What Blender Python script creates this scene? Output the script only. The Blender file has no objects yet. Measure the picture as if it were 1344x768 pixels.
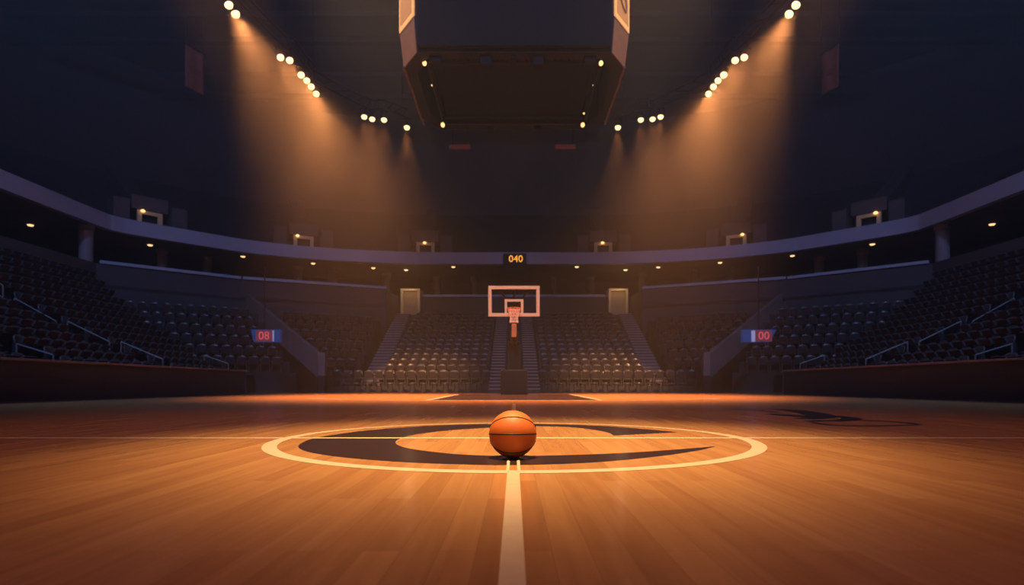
import bpy, math, random
from mathutils import Vector, Matrix
random.seed(7)
SC = bpy.context.scene
COL = SC.collection
PI = math.pi

# ------------------------------------------------------------------ camera
H = 0.374                       # eye height
FPX = 760.0                     # focal length in pixels of the 1344 frame
CX, CY = 675.0, 505.0           # where the horizon centre falls
def at(px, py, Y):
    return Vector(((px - CX) * Y / FPX, Y, H + (CY - py) * Y / FPX))
def onfloor(px, py, z=0.0):
    Y = (H - z) * FPX / (py - CY)
    return Vector(((px - CX) * Y / FPX, Y, z))

cam = bpy.data.cameras.new('camera')
cam.sensor_width = 36.0
cam.lens = FPX / 1344 * 36
cam.shift_x = -3.0 / 1344
cam.shift_y = 121.0 / 1344
cam.clip_start, cam.clip_end = 0.05, 300
camo = bpy.data.objects.new('camera', cam)
COL.objects.link(camo)
camo.location = (0, 0, H)
camo.rotation_euler = (PI / 2, 0, 0)
SC.camera = camo
cam.dof.use_dof = True
cam.dof.focus_distance = 3.1
cam.dof.aperture_fstop = 2.6

vs = SC.view_settings
SC.display_settings.display_device = 'sRGB'
vs.view_transform = 'Standard'
vs.look = 'None'
vs.gamma = 1.0
vs.use_curve_mapping = False
vs.exposure = 0.0

# ------------------------------------------------------------------ helpers
def tag(o, label=None, cat=None, group=None, kind=None):
    if label: o['label'] = label
    if cat: o['category'] = cat
    if group: o['group'] = group
    if kind: o['kind'] = kind
    return o

class MB:
    def __init__(s): s.v = []; s.f = []
    def add(s, vs, fs):
        n = len(s.v); s.v += [tuple(v) for v in vs]; s.f += [tuple(i + n for i in f) for f in fs]; return s
    def box(s, x0, x1, y0, y1, z0, z1, M=None):
        vs = [Vector(p) for p in ((x0,y0,z0),(x1,y0,z0),(x1,y1,z0),(x0,y1,z0),(x0,y0,z1),(x1,y0,z1),(x1,y1,z1),(x0,y1,z1))]
        if M: vs = [M @ v for v in vs]
        return s.add(vs, [(0,3,2,1),(4,5,6,7),(0,1,5,4),(1,2,6,5),(2,3,7,6),(3,0,4,7)])
    def prism(s, poly, z0, z1):
        n = len(poly)
        ar = sum(poly[i][0]*poly[(i+1)%n][1]-poly[(i+1)%n][0]*poly[i][1] for i in range(n))
        if ar < 0: poly = poly[::-1]
        vs = [(p[0],p[1],z0) for p in poly] + [(p[0],p[1],z1) for p in poly]
        fs = [tuple(range(n))[::-1], tuple(range(n, 2*n))]
        fs += [(i,(i+1)%n,n+(i+1)%n,n+i) for i in range(n)]
        return s.add(vs, fs)
    def tube(s, pts, r, n=8, closed=False):
        pts = [Vector(p) for p in pts]; m = len(pts); vs = []; fs = []
        up = Vector((0,0,1)); prev = None
        for i, p in enumerate(pts):
            a = pts[(i-1) % m] if (i > 0 or closed) else p
            b = pts[(i+1) % m] if (i < m-1 or closed) else p
            d = (b - a).normalized()
            if prev is None:
                ref = up if abs(d.dot(up)) < .9 else Vector((1,0,0))
                x = d.cross(ref).normalized()
            else:
                x = (prev - d * prev.dot(d)).normalized()
            prev = x; y = d.cross(x)
            rr = r[i] if isinstance(r, (list, tuple)) else r
            for k in range(n):
                t = 2*PI*k/n; vs.append(p + x*math.cos(t)*rr + y*math.sin(t)*rr)
        for i in range(m if closed else m-1):
            for k in range(n):
                j = (i+1) % m
                fs.append((i*n+k, i*n+(k+1)%n, j*n+(k+1)%n, j*n+k))
        if not closed:
            fs.append(tuple(range(n))[::-1]); fs.append(tuple((m-1)*n+k for k in range(n)))
        return s.add(vs, fs)
    def lathe(s, prof, n=24, M=None):
        vs = []; fs = []
        for (r, z) in prof:
            for k in range(n):
                t = 2*PI*k/n; v = Vector((r*math.cos(t), r*math.sin(t), z)); vs.append(M @ v if M else v)
        for i in range(len(prof)-1):
            for k in range(n): fs.append((i*n+k, i*n+(k+1)%n, (i+1)*n+(k+1)%n, (i+1)*n+k))
        fs.append(tuple(range(n))[::-1]); fs.append(tuple((len(prof)-1)*n+k for k in range(n)))
        return s.add(vs, fs)
    def ribbon(s, left, right, z):
        n = len(left)
        vs = [(p[0],p[1],z) for p in left] + [(p[0],p[1],z) for p in right]
        return s.add(vs, [(i, n+i, n+i+1, i+1) for i in range(n-1)])
    def build(s, name, mat, parent=None, smooth=False, bevel=0):
        me = bpy.data.meshes.new(name); me.from_pydata(s.v, [], s.f); me.update()
        o = bpy.data.objects.new(name, me); COL.objects.link(o)
        if mat: me.materials.append(mat)
        if parent: o.parent = parent
        if smooth:
            for p in me.polygons: p.use_smooth = True
        if bevel:
            b = o.modifiers.new('bevel', 'BEVEL'); b.width = bevel; b.segments = 2; b.limit_method = 'ANGLE'
        return o

def empty(name, loc=(0,0,0), rz=0):
    o = bpy.data.objects.new(name, None); COL.objects.link(o)
    o.location = loc; o.rotation_euler = (0,0,rz); o.empty_display_size = .2
    return o
def structure(name, mb, mat, parent=None, **k):
    o = mb.build(name, mat, parent, **k)
    if not parent: o['kind'] = 'structure'
    return o
def copy_tree(root):
    r = root.copy(); COL.objects.link(r)
    for ch in root.children:
        c = ch.copy(); COL.objects.link(c); c.parent = r
        for g in ch.children:
            d = g.copy(); COL.objects.link(d); d.parent = c
    return r
ORD = ['first','second','third','fourth','fifth','sixth','seventh','eighth','ninth','tenth','eleventh','twelfth','thirteenth',
       'fourteenth','fifteenth','sixteenth','seventeenth','eighteenth','nineteenth','twentieth','twenty-first','twenty-second',
       'twenty-third','twenty-fourth','twenty-fifth','twenty-sixth','twenty-seventh','twenty-eighth','twenty-ninth','thirtieth']
def spline(pts, n=10, closed=False):
    pts = [Vector(p) for p in pts]; m = len(pts); out = []
    for i in range(m if closed else m-1):
        if closed: a,b,c,d = pts[(i-1)%m],pts[i],pts[(i+1)%m],pts[(i+2)%m]
        else: a,b,c,d = pts[max(i-1,0)],pts[i],pts[i+1],pts[min(i+2,m-1)]
        for k in range(n):
            t = k/n
            out.append(.5*((2*b)+(c-a)*t+(2*a-5*b+4*c-d)*t*t+(3*b-a-3*c+d)*t**3))
    if not closed: out.append(pts[-1].copy())
    return out

# ------------------------------------------------------------------ materials
def mat(name, col, rough=.6, metal=0, noise=0, nscale=4, spec=.5, emit=None, estr=0, bump=0, bscale=60):
    m = bpy.data.materials.new(name); m.use_nodes = True
    nt = m.node_tree; b = nt.nodes['Principled BSDF']
    b.inputs['Base Color'].default_value = (*col, 1)
    b.inputs['Roughness'].default_value = rough
    b.inputs['Metallic'].default_value = metal
    b.inputs['Specular IOR Level'].default_value = spec
    tc = nt.nodes.new('ShaderNodeTexCoord')
    if noise:
        n = nt.nodes.new('ShaderNodeTexNoise'); n.inputs['Scale'].default_value = nscale; n.inputs['Detail'].default_value = 5
        nt.links.new(tc.outputs['Object'], n.inputs['Vector'])
        r = nt.nodes.new('ShaderNodeValToRGB')
        r.color_ramp.elements[0].position = .3; r.color_ramp.elements[1].position = .7
        r.color_ramp.elements[0].color = (*[c*(1-noise) for c in col], 1)
        r.color_ramp.elements[1].color = (*[min(1, c*(1+noise)) for c in col], 1)
        nt.links.new(n.outputs['Fac'], r.inputs['Fac']); nt.links.new(r.outputs['Color'], b.inputs['Base Color'])
    if bump:
        n = nt.nodes.new('ShaderNodeTexNoise'); n.inputs['Scale'].default_value = bscale
        nt.links.new(tc.outputs['Object'], n.inputs['Vector'])
        bp = nt.nodes.new('ShaderNodeBump'); bp.inputs['Strength'].default_value = bump; bp.inputs['Distance'].default_value = .01
        nt.links.new(n.outputs['Fac'], bp.inputs['Height']); nt.links.new(bp.outputs['Normal'], b.inputs['Normal'])
    if emit:
        b.inputs['Emission Color'].default_value = (*emit, 1); b.inputs['Emission Strength'].default_value = estr
    return m

FLOOR_ROUGH = .21
def wood_floor():
    m = bpy.data.materials.new('maple_boards'); m.use_nodes = True
    nt = m.node_tree; L = nt.links; b = nt.nodes['Principled BSDF']
    tc = nt.nodes.new('ShaderNodeTexCoord')
    mp = nt.nodes.new('ShaderNodeMapping'); mp.inputs['Rotation'].default_value = (0, 0, PI/2)
    L.new(tc.outputs['Object'], mp.inputs['Vector'])
    br = nt.nodes.new('ShaderNodeTexBrick')
    br.offset = .37; br.offset_frequency = 2
    br.inputs['Color1'].default_value = (0, 0, 0, 1); br.inputs['Color2'].default_value = (1, 1, 1, 1); br.inputs['Mortar'].default_value = (.35, .35, .35, 1)
    br.inputs['Scale'].default_value = 1; br.inputs['Mortar Size'].default_value = .0012; br.inputs['Mortar Smooth'].default_value = .2
    br.inputs['Bias'].default_value = 0
    br.inputs['Brick Width'].default_value = .95; br.inputs['Row Height'].default_value = .085
    L.new(mp.outputs['Vector'], br.inputs['Vector'])
    ramp = nt.nodes.new('ShaderNodeValToRGB')
    ramp.color_ramp.elements[0].position = 0; ramp.color_ramp.elements[1].position = 1
    ramp.color_ramp.elements[0].color = (.50, .245, .092, 1); ramp.color_ramp.elements[1].color = (.61, .325, .130, 1)
    L.new(br.outputs['Color'], ramp.inputs['Fac'])
    # grain stretched along the boards
    m2 = nt.nodes.new('ShaderNodeMapping'); m2.inputs['Scale'].default_value = (26, 1.4, 1)
    L.new(tc.outputs['Object'], m2.inputs['Vector'])
    gn = nt.nodes.new('ShaderNodeTexNoise'); gn.inputs['Scale'].default_value = 1; gn.inputs['Detail'].default_value = 6; gn.inputs['Distortion'].default_value = .6
    L.new(m2.outputs['Vector'], gn.inputs['Vector'])
    gr = nt.nodes.new('ShaderNodeValToRGB')
    gr.color_ramp.elements[0].position = .3; gr.color_ramp.elements[1].position = .7
    gr.color_ramp.elements[0].color = (.80, .76, .72, 1); gr.color_ramp.elements[1].color = (1, 1, 1, 1)
    L.new(gn.outputs['Fac'], gr.inputs['Fac'])
    mx = nt.nodes.new('ShaderNodeMix'); mx.data_type = 'RGBA'; mx.blend_type = 'MULTIPLY'; mx.inputs['Factor'].default_value = .8
    L.new(ramp.outputs['Color'], mx.inputs['A']); L.new(gr.outputs['Color'], mx.inputs['B'])
    # seams
    ms = nt.nodes.new('ShaderNodeMix'); ms.data_type = 'RGBA'; ms.blend_type = 'MIX'
    ms.inputs['B'].default_value = (.20, .09, .035, 1)
    fm = nt.nodes.new('ShaderNodeMath'); fm.operation = 'MULTIPLY'; fm.inputs[1].default_value = .2
    L.new(br.outputs['Fac'], fm.inputs[0]); L.new(fm.outputs[0], ms.inputs['Factor'])
    L.new(mx.outputs['Result'], ms.inputs['A'])
    L.new(ms.outputs['Result'], b.inputs['Base Color'])
    b.inputs['Roughness'].default_value = FLOOR_ROUGH
    b.inputs['Specular IOR Level'].default_value = .45
    return m

M = {}
M['floor'] = wood_floor()
M['line'] = mat('cream_paint', (.86, .72, .50), FLOOR_ROUGH, noise=.04, nscale=20)
M['paint'] = mat('dark_court_paint', (.040, .022, .026), FLOOR_ROUGH, noise=.08, nscale=10)
M['letter'] = mat('dark_letter_paint', (.030, .020, .026), FLOOR_ROUGH, noise=.08, nscale=10)
M['concrete'] = mat('dark_concrete', (.060, .055, .065), .85, noise=.15, nscale=.8)
M['tier'] = mat('tier_concrete', (.022, .021, .027), .85, noise=.15, nscale=.8)
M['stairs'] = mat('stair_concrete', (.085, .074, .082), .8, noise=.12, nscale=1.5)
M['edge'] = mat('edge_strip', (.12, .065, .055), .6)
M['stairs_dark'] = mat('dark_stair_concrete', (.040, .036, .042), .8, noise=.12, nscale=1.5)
M['nosing'] = mat('stair_nosing', (.34, .26, .22), .6)
M['parapet'] = mat('pale_parapet', (.125, .105, .112), .8, noise=.10, nscale=1.2)
M['fascia'] = mat('fascia_panel', (.29, .34, .46), .55, noise=.05, nscale=.6)
M['wall'] = mat('arena_wall', (.050, .046, .055), .9, noise=.15, nscale=.5)
M['court_wall'] = mat('courtside_padding', (.036, .040, .052), .65, noise=.12, nscale=.7)
M['cap'] = mat('wall_cap', (.22, .17, .16), .5, noise=.1, nscale=2)
M['seat'] = mat('seat_plastic', (.050, .045, .052), .34, noise=.12, nscale=3, spec=.45)
M['seat_steel'] = mat('seat_steel', (.05, .05, .055), .45, metal=.6)
M['black'] = mat('black_metal', (.010, .010, .012), .6, noise=.1, spec=.25)
M['rail'] = mat('rail_steel', (.20, .195, .215), .5, metal=.5)
M['roof'] = mat('roof_steel', (.030, .028, .034), .9, noise=.1)
M['column'] = mat('column_concrete', (.20, .18, .21), .8, noise=.1, nscale=2)
M['lens'] = mat('lamp_lens', (.9, .8, .6), .3, emit=(1.0, .70, .34), estr=2.1)
M['bulb'] = mat('downlight_lens', (.9, .8, .6), .3, emit=(1.0, .60, .28), estr=1.7)
M['rim_light'] = mat('bulb_glow', (.9, .8, .6), .3, emit=(1.0, .55, .20), estr=2.2)
M['screen'] = mat('dark_screen', (.006, .008, .012), .6, spec=.15)
M['brown'] = mat('brown_panel', (.21, .11, .085), .6, noise=.1)
M['orange_screen'] = mat('lit_screen', (.3, .15, .08), .5, emit=(.62, .26, .09), estr=.42)
M['orange_border'] = mat('lit_border', (.4, .2, .1), .5, emit=(1.0, .47, .16), estr=.75)
M['dim_glyph'] = mat('dim_glyph', (.12, .06, .04), .5, emit=(.25, .10, .05), estr=.4)
M['banner'] = mat('banner_cloth', (.13, .055, .035), .9, noise=.15, nscale=3, bump=.2)
M['banner_trim'] = mat('banner_stitching', (.09, .038, .026), .9, noise=.1)
M['backboard_frame'] = mat('backboard_border', (.80, .58, .34), .5)
M['rim'] = mat('rim_red', (.62, .09, .03), .4)
M['net'] = mat('net_cord', (.85, .62, .48), .9)
M['pad'] = mat('orange_padding', (.62, .29, .13), .6)
M['blue'] = mat('blue_panel', (.02, .05, .16), .5, emit=(.012, .05, .20), estr=.38)
M['red_panel'] = mat('red_panel', (.12, .03, .04), .5, emit=(.20, .035, .07), estr=.45)
M['red_led'] = mat('red_led', (.4, .06, .06), .5, emit=(1.0, .16, .16), estr=.45)
M['white_led'] = mat('pale_led', (.5, .5, .6), .5, emit=(.40, .42, .75), estr=.32)
M['amber_led'] = mat('amber_led', (.6, .3, .05), .5, emit=(1.0, .40, .045), estr=1.3)
M['doorway'] = mat('doorway_glow', (.62, .46, .28), .8, emit=(1.0, .62, .26), estr=.008)  # faint emission puts lamp light into the door frames themselves
M['cup_glow'] = mat('portal_wall', (.40, .29, .18), .8, noise=.06)
M['dull_red'] = mat('dull_red_board', (.30, .10, .07), .7, noise=.1)
M['fixture'] = mat('fixture_grey', (.10, .10, .11), .5, metal=.4)

def glass():
    m = bpy.data.materials.new('backboard_glass'); m.use_nodes = True
    nt = m.node_tree; b = nt.nodes['Principled BSDF']
    b.inputs['Base Color'].default_value = (.9, .93, 1, 1); b.inputs['Roughness'].default_value = .03
    b.inputs['Transmission Weight'].default_value = 1; b.inputs['IOR'].default_value = 1.05
    return m
M['glass'] = glass()

def leather():
    m = bpy.data.materials.new('ball_leather'); m.use_nodes = True
    nt = m.node_tree; L = nt.links; b = nt.nodes['Principled BSDF']
    tc = nt.nodes.new('ShaderNodeTexCoord')
    v = nt.nodes.new('ShaderNodeTexVoronoi'); v.inputs['Scale'].default_value = 290
    L.new(tc.outputs['Object'], v.inputs['Vector'])
    bp = nt.nodes.new('ShaderNodeBump'); bp.inputs['Strength'].default_value = .35; bp.inputs['Distance'].default_value = .002; bp.invert = True
    L.new(v.outputs['Distance'], bp.inputs['Height']); L.new(bp.outputs['Normal'], b.inputs['Normal'])
    n = nt.nodes.new('ShaderNodeTexNoise'); n.inputs['Scale'].default_value = 14
    L.new(tc.outputs['Object'], n.inputs['Vector'])
    r = nt.nodes.new('ShaderNodeValToRGB')
    r.color_ramp.elements[0].color = (.66, .16, .035, 1); r.color_ramp.elements[1].color = (.76, .20, .045, 1)
    L.new(n.outputs['Fac'], r.inputs['Fac']); L.new(r.outputs['Color'], b.inputs['Base Color'])
    b.inputs['Roughness'].default_value = .5
    return m
M['leather'] = leather()
M['seam'] = mat('ball_seam', (.02, .008, .008), .6)

# ------------------------------------------------------------------ court floor and its markings
floor = structure('floor', MB().box(-30, 30, -4, 52, -.3, 0), M['floor'])
YC = H * FPX / 70.0            # halfway line
RC = 1.626                     # centre circle, outside
def fpart(name, mb, m, label=None):
    o = mb.build(name, m, floor)
    if label: o['label'] = label
    return o
# halfway line, broken into nothing: one painted line across
fpart('halfway_line', MB().ribbon([(-11, YC-.036), (11, YC-.036)], [(-11, YC+.036), (11, YC+.036)], .0012), M['line'], 'thin cream line')
ang = [2*PI*i/128 for i in range(129)]
fpart('center_circle', MB().ribbon([(RC*math.cos(a), YC+RC*math.sin(a)) for a in ang], [((RC-.085)*math.cos(a), YC+(RC-.085)*math.sin(a)) for a in ang], .0014), M['line'], 'cream circle line')
# stripe running to the camera, with its twin thin lines inside the circle
xs = -.004
mb = MB()
mb.ribbon([(xs-.026, .3), (xs-.026, YC-RC+.05)], [(xs+.026, .3), (xs+.026, YC-RC+.05)], .0016)
mb.ribbon([(xs-.026, YC+RC-.05), (xs-.026, 11.2)], [(xs+.026, YC+RC-.05), (xs+.026, 11.2)], .0016)
for dx in (-.024, .024):
    mb.ribbon([(xs+dx-.007, YC-RC+.04), (xs+dx-.007, 3.05)], [(xs+dx+.007, YC-RC+.04), (xs+dx+.007, 3.05)], .0016)
fpart('center_stripe', mb, M['line'], 'cream stripe')
# the big dark C in the circle
Z7 = 2.317
def z7(x, y): return onfloor(380 + x/Z7, 505 + y/Z7)
outer = [(1180,145),(1100,137),(975,127),(850,122),(700,119.5),(550,121),(400,126.5),(250,138),(130,153),(62,167),(28,185),(42,200),(100,213),(200,225),(350,236),(500,242),(660,245),(850,240.5),(1000,231),(1150,214.5),(1250,199),(1298,187)]
inner = [(1298,187),(1250,191.5),(1100,203),(950,211),(800,215.5),(700,217),(600,216),(500,211),(400,200),(342,189),(322,175),(345,161),(400,149),(500,138),(650,128.5),(750,126.5),(850,129),(930,138),(972,147),(985,155)]
op = spline([z7(*p) for p in outer], 6); ip = spline([z7(*p) for p in inner], 6)
import bmesh
def flat(poly, z):
    bm = bmesh.new()
    vs_ = [bm.verts.new((p[0], p[1], z)) for p in poly]
    es = [bm.edges.new((vs_[i], vs_[(i+1) % len(vs_)])) for i in range(len(vs_))]
    r = bmesh.ops.triangle_fill(bm, use_beauty=True, use_dissolve=False, edges=es, normal=(0, 0, 1))
    bm.normal_update()
    for f in bm.faces:
        if f.normal.z < 0: f.normal_flip()
    vv = [v.co[:] for v in bm.verts]; bm.verts.index_update()
    ff = [tuple(v.index for v in f.verts) for f in bm.faces]; bm.free()
    return vv, ff
poly = op + ip[1:]
fpart('center_logo', MB().add(*flat(poly, .0008)), M['paint'], 'large dark crescent shaped letter C')
# far lane and the three-point arc
mb = MB().add(*flat([(-2.09, 13.9), (2.09, 13.9), (2.18, 22.6), (-2.18, 22.6)], .0008))
fpart('lane_paint', mb, M['paint'], 'dark painted key under the hoop')
mb = MB()
for sx in (-1, 1):
    mb.ribbon([(sx*2.09-.06, 13.8), (sx*2.18-.06, 22.6)], [(sx*2.09+.06, 13.8), (sx*2.18+.06, 22.6)], .0014)
mb.ribbon([(-2.1, 13.78), (2.1, 13.78)], [(-2.1, 13.92), (2.1, 13.92)], .0013)
fpart('lane_line', mb, M['line'], 'cream outline')
R3 = 7.35; y3 = 13.3 + R3
aa = [-PI/2 + (i/60*2-1)*math.asin(5.75/R3) for i in range(61)]
fpart('three_point_line', MB().ribbon([(R3*math.cos(a), y3+R3*math.sin(a)) for a in aa], [((R3-.10)*math.cos(a), y3+(R3-.10)*math.sin(a)) for a in aa], .0012), M['line'], 'thin cream arc')
# dark lettering along the right sideline: thick and thin brush strokes
Z6 = 3.246
def z6(x, y): return onfloor(930 + x/Z6, 500 + y/Z6)
mb = MB()
def stroke(pts, wid, z):
    c = spline([z6(*p) for p in pts], 8); n = len(c); l = []; r = []
    for i, p in enumerate(c):
        d = (c[min(i+1, n-1)] - c[max(i-1, 0)]); d.z = 0; d.normalize(); q = Vector((-d.y, d.x, 0))
        t = i/(n-1); w = wid * (.25 + .75*math.sin(PI*t)**.6)
        l.append(p+q*w*.5); r.append(p-q*w*.5)
    mb.ribbon(r, l, z)
stroke([(60,119),(140,123),(215,127),(300,136)], .16, .0008)
stroke([(205,121),(300,122),(400,131),(480,150),(440,160),(370,161)], .34, .0009)
stroke([(250,140),(340,147),(430,155)], .30, .0010)
stroke([(450,146),(540,150),(610,160),(560,170),(470,170),(430,174)], .20, .0008)
stroke([(430,174),(560,168),(700,170),(830,178),(900,187)], .13, .0009)
stroke([(430,175),(520,188),(640,192),(780,191),(900,187)], .12, .0010)
fpart('sideline_lettering', mb, M['letter'], 'dark painted lettering on the right of the court')
# dark border paint outside the sidelines
fpart('border_paint', MB().ribbon([(-11.4, 4), (-11.4, 29)], [(-9.9, 4), (-9.9, 29)], .0006).ribbon([(9.9, 4), (9.9, 29)], [(11.4, 4), (11.4, 29)], .0006).ribbon([(-9.9, 24.8), (9.9, 24.8)], [(-9.9, 29.5), (9.9, 29.5)], .0007), M['paint'], 'dark painted apron')

# ------------------------------------------------------------------ basketball
RB = .121
bc = Vector((-.008, 2.968, RB))
ball = empty('basketball', (bc.x, bc.y, 0))
tag(ball, 'orange basketball with black seams resting at the centre of the court', 'ball')
bm = bmesh.new(); bmesh.ops.create_icosphere(bm, subdivisions=6, radius=RB)
me = bpy.data.meshes.new('cover'); bm.to_mesh(me); bm.free()
for p in me.polygons: p.use_smooth = True
me.materials.append(M['leather'])
cov = bpy.data.objects.new('cover', me); COL.objects.link(cov); cov.parent = ball; cov.location = (0, 0, RB)
w = (Vector((0, 0, H)) - bc).normalized(); u = Vector((0,0,1)).cross(w).normalized(); v = w.cross(u)
def seam(b, a, rx=0):
    nrm = Vector((0, 1, -b)); L_ = nrm.length; nrm /= L_; d = a / L_
    e1 = Vector((1, 0, 0)); e2 = nrm.cross(e1); rr = math.sqrt(1 - d*d); pts = []
    for i in range(72):
        t = 2*PI*i/72; q = nrm*d + (e1*math.cos(t) + e2*math.sin(t))*rr
        pts.append((u*q.x + v*q.y + w*q.z) * (RB - .0016) + Vector((0, 0, RB)))
    o = MB().tube(pts, .0042, 6, True).build('seam', M['seam'], ball, smooth=True); o['label'] = 'black rubber seam'
seam(-.02, 0.01); seam(.574, .293); seam(-.69, -.35)

# ------------------------------------------------------------------ hoop on its stanchion
YH = 20.8
hp = empty('basketball_hoop', (-.01, YH, 0))
tag(hp, 'basketball hoop with glass backboard and net on a dark padded stand', 'basketball hoop')
def hz(py): return H + (CY - py) * YH / FPX
s = YH / FPX
bx0, bx1 = -33.5*s, 33.5*s
zt, zb = hz(375.5), hz(415.5)
MB().box(bx0, bx1, -.015, .015, zb, zt).build('backboard', M['glass'], hp)
def frame(x0, x1, z0, z1, wd, y0, y1):
    m_ = MB()
    m_.box(x0, x1, y0, y1, z1-wd, z1); m_.box(x0, x1, y0, y1, z0, z0+wd)
    m_.box(x0, x0+wd, y0, y1, z0+wd, z1-wd); m_.box(x1-wd, x1, y0, y1, z0+wd, z1-wd); return m_
frame(bx0, bx1, zb, zt, .115, -.04, .03).build('backboard_border', M['backboard_frame'], hp, bevel=.008)['label'] = 'pale peach border'
frame(-12.2*s, 12.2*s, hz(414), hz(393), .085, -.030, -.014).build('shooter_square', M['backboard_frame'], hp)['label'] = 'pale peach square'
zr = hz(407); rr_ = .235; yc_ = -.19 - rr_
ring = [(rr_*math.cos(a), yc_+rr_*math.sin(a), zr) for a in [2*PI*i/32 for i in range(32)]]
MB().tube(ring, .018, 8, True).box(-.17, .17, -.20, -.03, zr-.05, zr+.02).box(-.11, .11, -.06, -.03, zr-.22, zr+.04).build('rim', M['rim'], hp, smooth=False)['label'] = 'red ring with bracket'
mb = MB(); NS = 12; lev = [(0, .228), (-.09, .20), (-.19, .165), (-.30, .14), (-.42, .13), (-.50, .15)]
for k in range(NS):
    for sg in (1, -1):
        pts = []
        for j, (dz, r) in enumerate(lev):
            a = 2*PI*(k + sg*.5*j)/NS; pts.append((r*math.cos(a), yc_+r*math.sin(a), zr+dz))
        mb.tube(pts, .010, 5)
mb.build('net', M['net'], hp)['label'] = 'pale cord net'
# stanchion: orange padded boom end, post, base
mb = MB(); mb.box(-.085, .085, .02, .20, hz(442), hz(425)); mb.build('boom_pad', M['pad'], hp, bevel=.02)['label'] = 'orange padding below the net'
mb = MB()
for sx in (-1, 1):
    mb.tube([(sx*.45, .03, zt-.25), (sx*.10, .9, zt-.55), (0, 1.7, zt-.75)], .035, 8)
mb.tube([(0, .03, zt-.2), (0, 1.7, zt-.75)], .04, 8)
mb.build('brace', M['black'], hp)
mb = MB(); mb.tube([(0, .1, hz(432)), (0, 1.0, hz(445)), (0, 1.7, 1.9)], .13, 10); mb.build('boom', M['black'], hp)
MB().box(-.23, .23, 1.35, 1.9, .9, hz(445)).build('post_pad', M['black'], hp, bevel=.03)
MB().box(-.52, .52, 1.2, 3.0, 0, .95).build('base', M['black'], hp, bevel=.05)

# ------------------------------------------------------------------ plan of the bowl
def mirror(pts): return [Vector((-p[0], p[1], 0)) for p in reversed(pts)]
half = [(-21.8, -2), (-21.8, 14), (-21.8, 25), (-21.8, 30.3), (-21.6, 31.5), (-20.9, 32.5), (-18.9, 34.6), (-16.65, 36.7), (-13.2, 38.5), (-9.5, 39.5), (-5.5, 40), (0, 40)]
cl = spline([(x, y, 0) for x, y in half], 6)
curve = cl + mirror(cl)[1:]
NCV = len(curve)
nor = []
for i in range(NCV):
    d = curve[min(i+1, NCV-1)] - curve[max(i-1, 0)]; d.normalize(); nor.append(Vector((-d.y, d.x, 0)))
def off(i, D): return curve[i] + nor[i]*D
def strip(D0, D1, z0, z1, i0=0, i1=None):
    m_ = MB(); i1 = NCV-1 if i1 is None else i1; vs_ = []; fs = []
    for i in range(i0, i1+1):
        a, b = off(i, D0), off(i, D1)
        vs_ += [(a.x,a.y,z0),(b.x,b.y,z0),(b.x,b.y,z1),(a.x,a.y,z1)]
    n = i1-i0+1
    for i in range(n-1):
        p, q = 4*i, 4*(i+1)
        for k in range(4): fs.append((p+k, p+(k+1)%4, q+(k+1)%4, q+k))
    fs.append((3,2,1,0)); fs.append(tuple(4*(n-1)+k for k in range(4)))
    return m_.add(vs_, fs)
ZT, ZB = 9.53, 8.72
# upper deck fascia
structure('trim_1', strip(0, .35, ZB, ZT), M['fascia'])['label'] = 'long pale band curving round the front of the upper deck'
structure('ceiling_concourse', strip(.35, 8, ZB+.02, ZB+.3), M['wall'])
structure('wall_concourse', strip(7, 7.4, 0, ZB), M['wall'])
# upper deck tiers
mb = MB()
for j in range(13):
    a, b = .35+.82*j, .35+.82*(j+1); zj = ZB+.32+.50*j
    st = strip(a, b, max(zj-.55, ZB+.05), zj); mb.add(st.v, st.f)
up = structure('floor_upper_deck', mb, M['tier'])
i3 = NCV//3
structure('wall_left', strip(11, 11.5, 0, 24, 0, 56), M['wall'])
structure('wall_back', strip(11, 11.5, 0, 24, 56, NCV-57), M['wall'])
structure('wall_right', strip(11, 11.5, 0, 24, NCV-57, NCV-1), M['wall'])
structure('ceiling', MB().box(-34, 34, -4, 53, 23.5, 24), M['roof'])
# roof beams (part of the roof) 
mb = MB()
for y in (22, 29, 36, 43):
    mb.box(-33, 33, y-.2, y+.2, 21.6, 21.9); mb.box(-33, 33, y-.2, y+.2, 23.2, 23.5)
structure('trim_2', mb, M['roof'])['label'] = 'dark steel roof trusses'

# ------------------------------------------------------------------ lower bowl
RD = .80
def zend(k): return .30 + .33*k
def zside(k): return .30 + .28*k + .012*k*k
def zcor(k): return 1.0 + .58*(k-6)
cn = Vector((-.52, .854, 0)); cd = Vector((.854, .52, 0)); c0 = Vector((-11.5, 24.4, 0))
def corner_pt(D, X):   # on the corner row at offset D, at abscissa X
    p = c0 + cn*D; t = (X - p.x)/cd.x; return p + cd*t
NE, NSD = 15, 13
mb = MB()
for sx in (-1, 1):
    for k in range(NE):
        x1 = 1.32; x2 = 7.05 + .03*k
        if k == 0: x2 = 9.6
        y0 = 29.5 + RD*k
        mb.prism([(sx*x1, y0), (sx*x2, y0), (sx*x2, y0+RD), (sx*x1, y0+RD)], 0, zend(k))
structure('floor_end_stand', mb, M['tier'])
mb = MB()
for sx in (-1, 1):
    for k in range(NSD):
        x0 = 11.6 + RD*k; x1 = x0+RD
        mb.prism([(sx*x0, -2), (sx*x0, 24.4+.565*RD*k), (sx*x1, 24.4+.565*RD*(k+1)), (sx*x1, -2)], 0, zside(k))
structure('floor_side_stands', mb, M['tier'])
mb = MB()
CL_X = lambda k: -8.45 - .03*k
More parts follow.
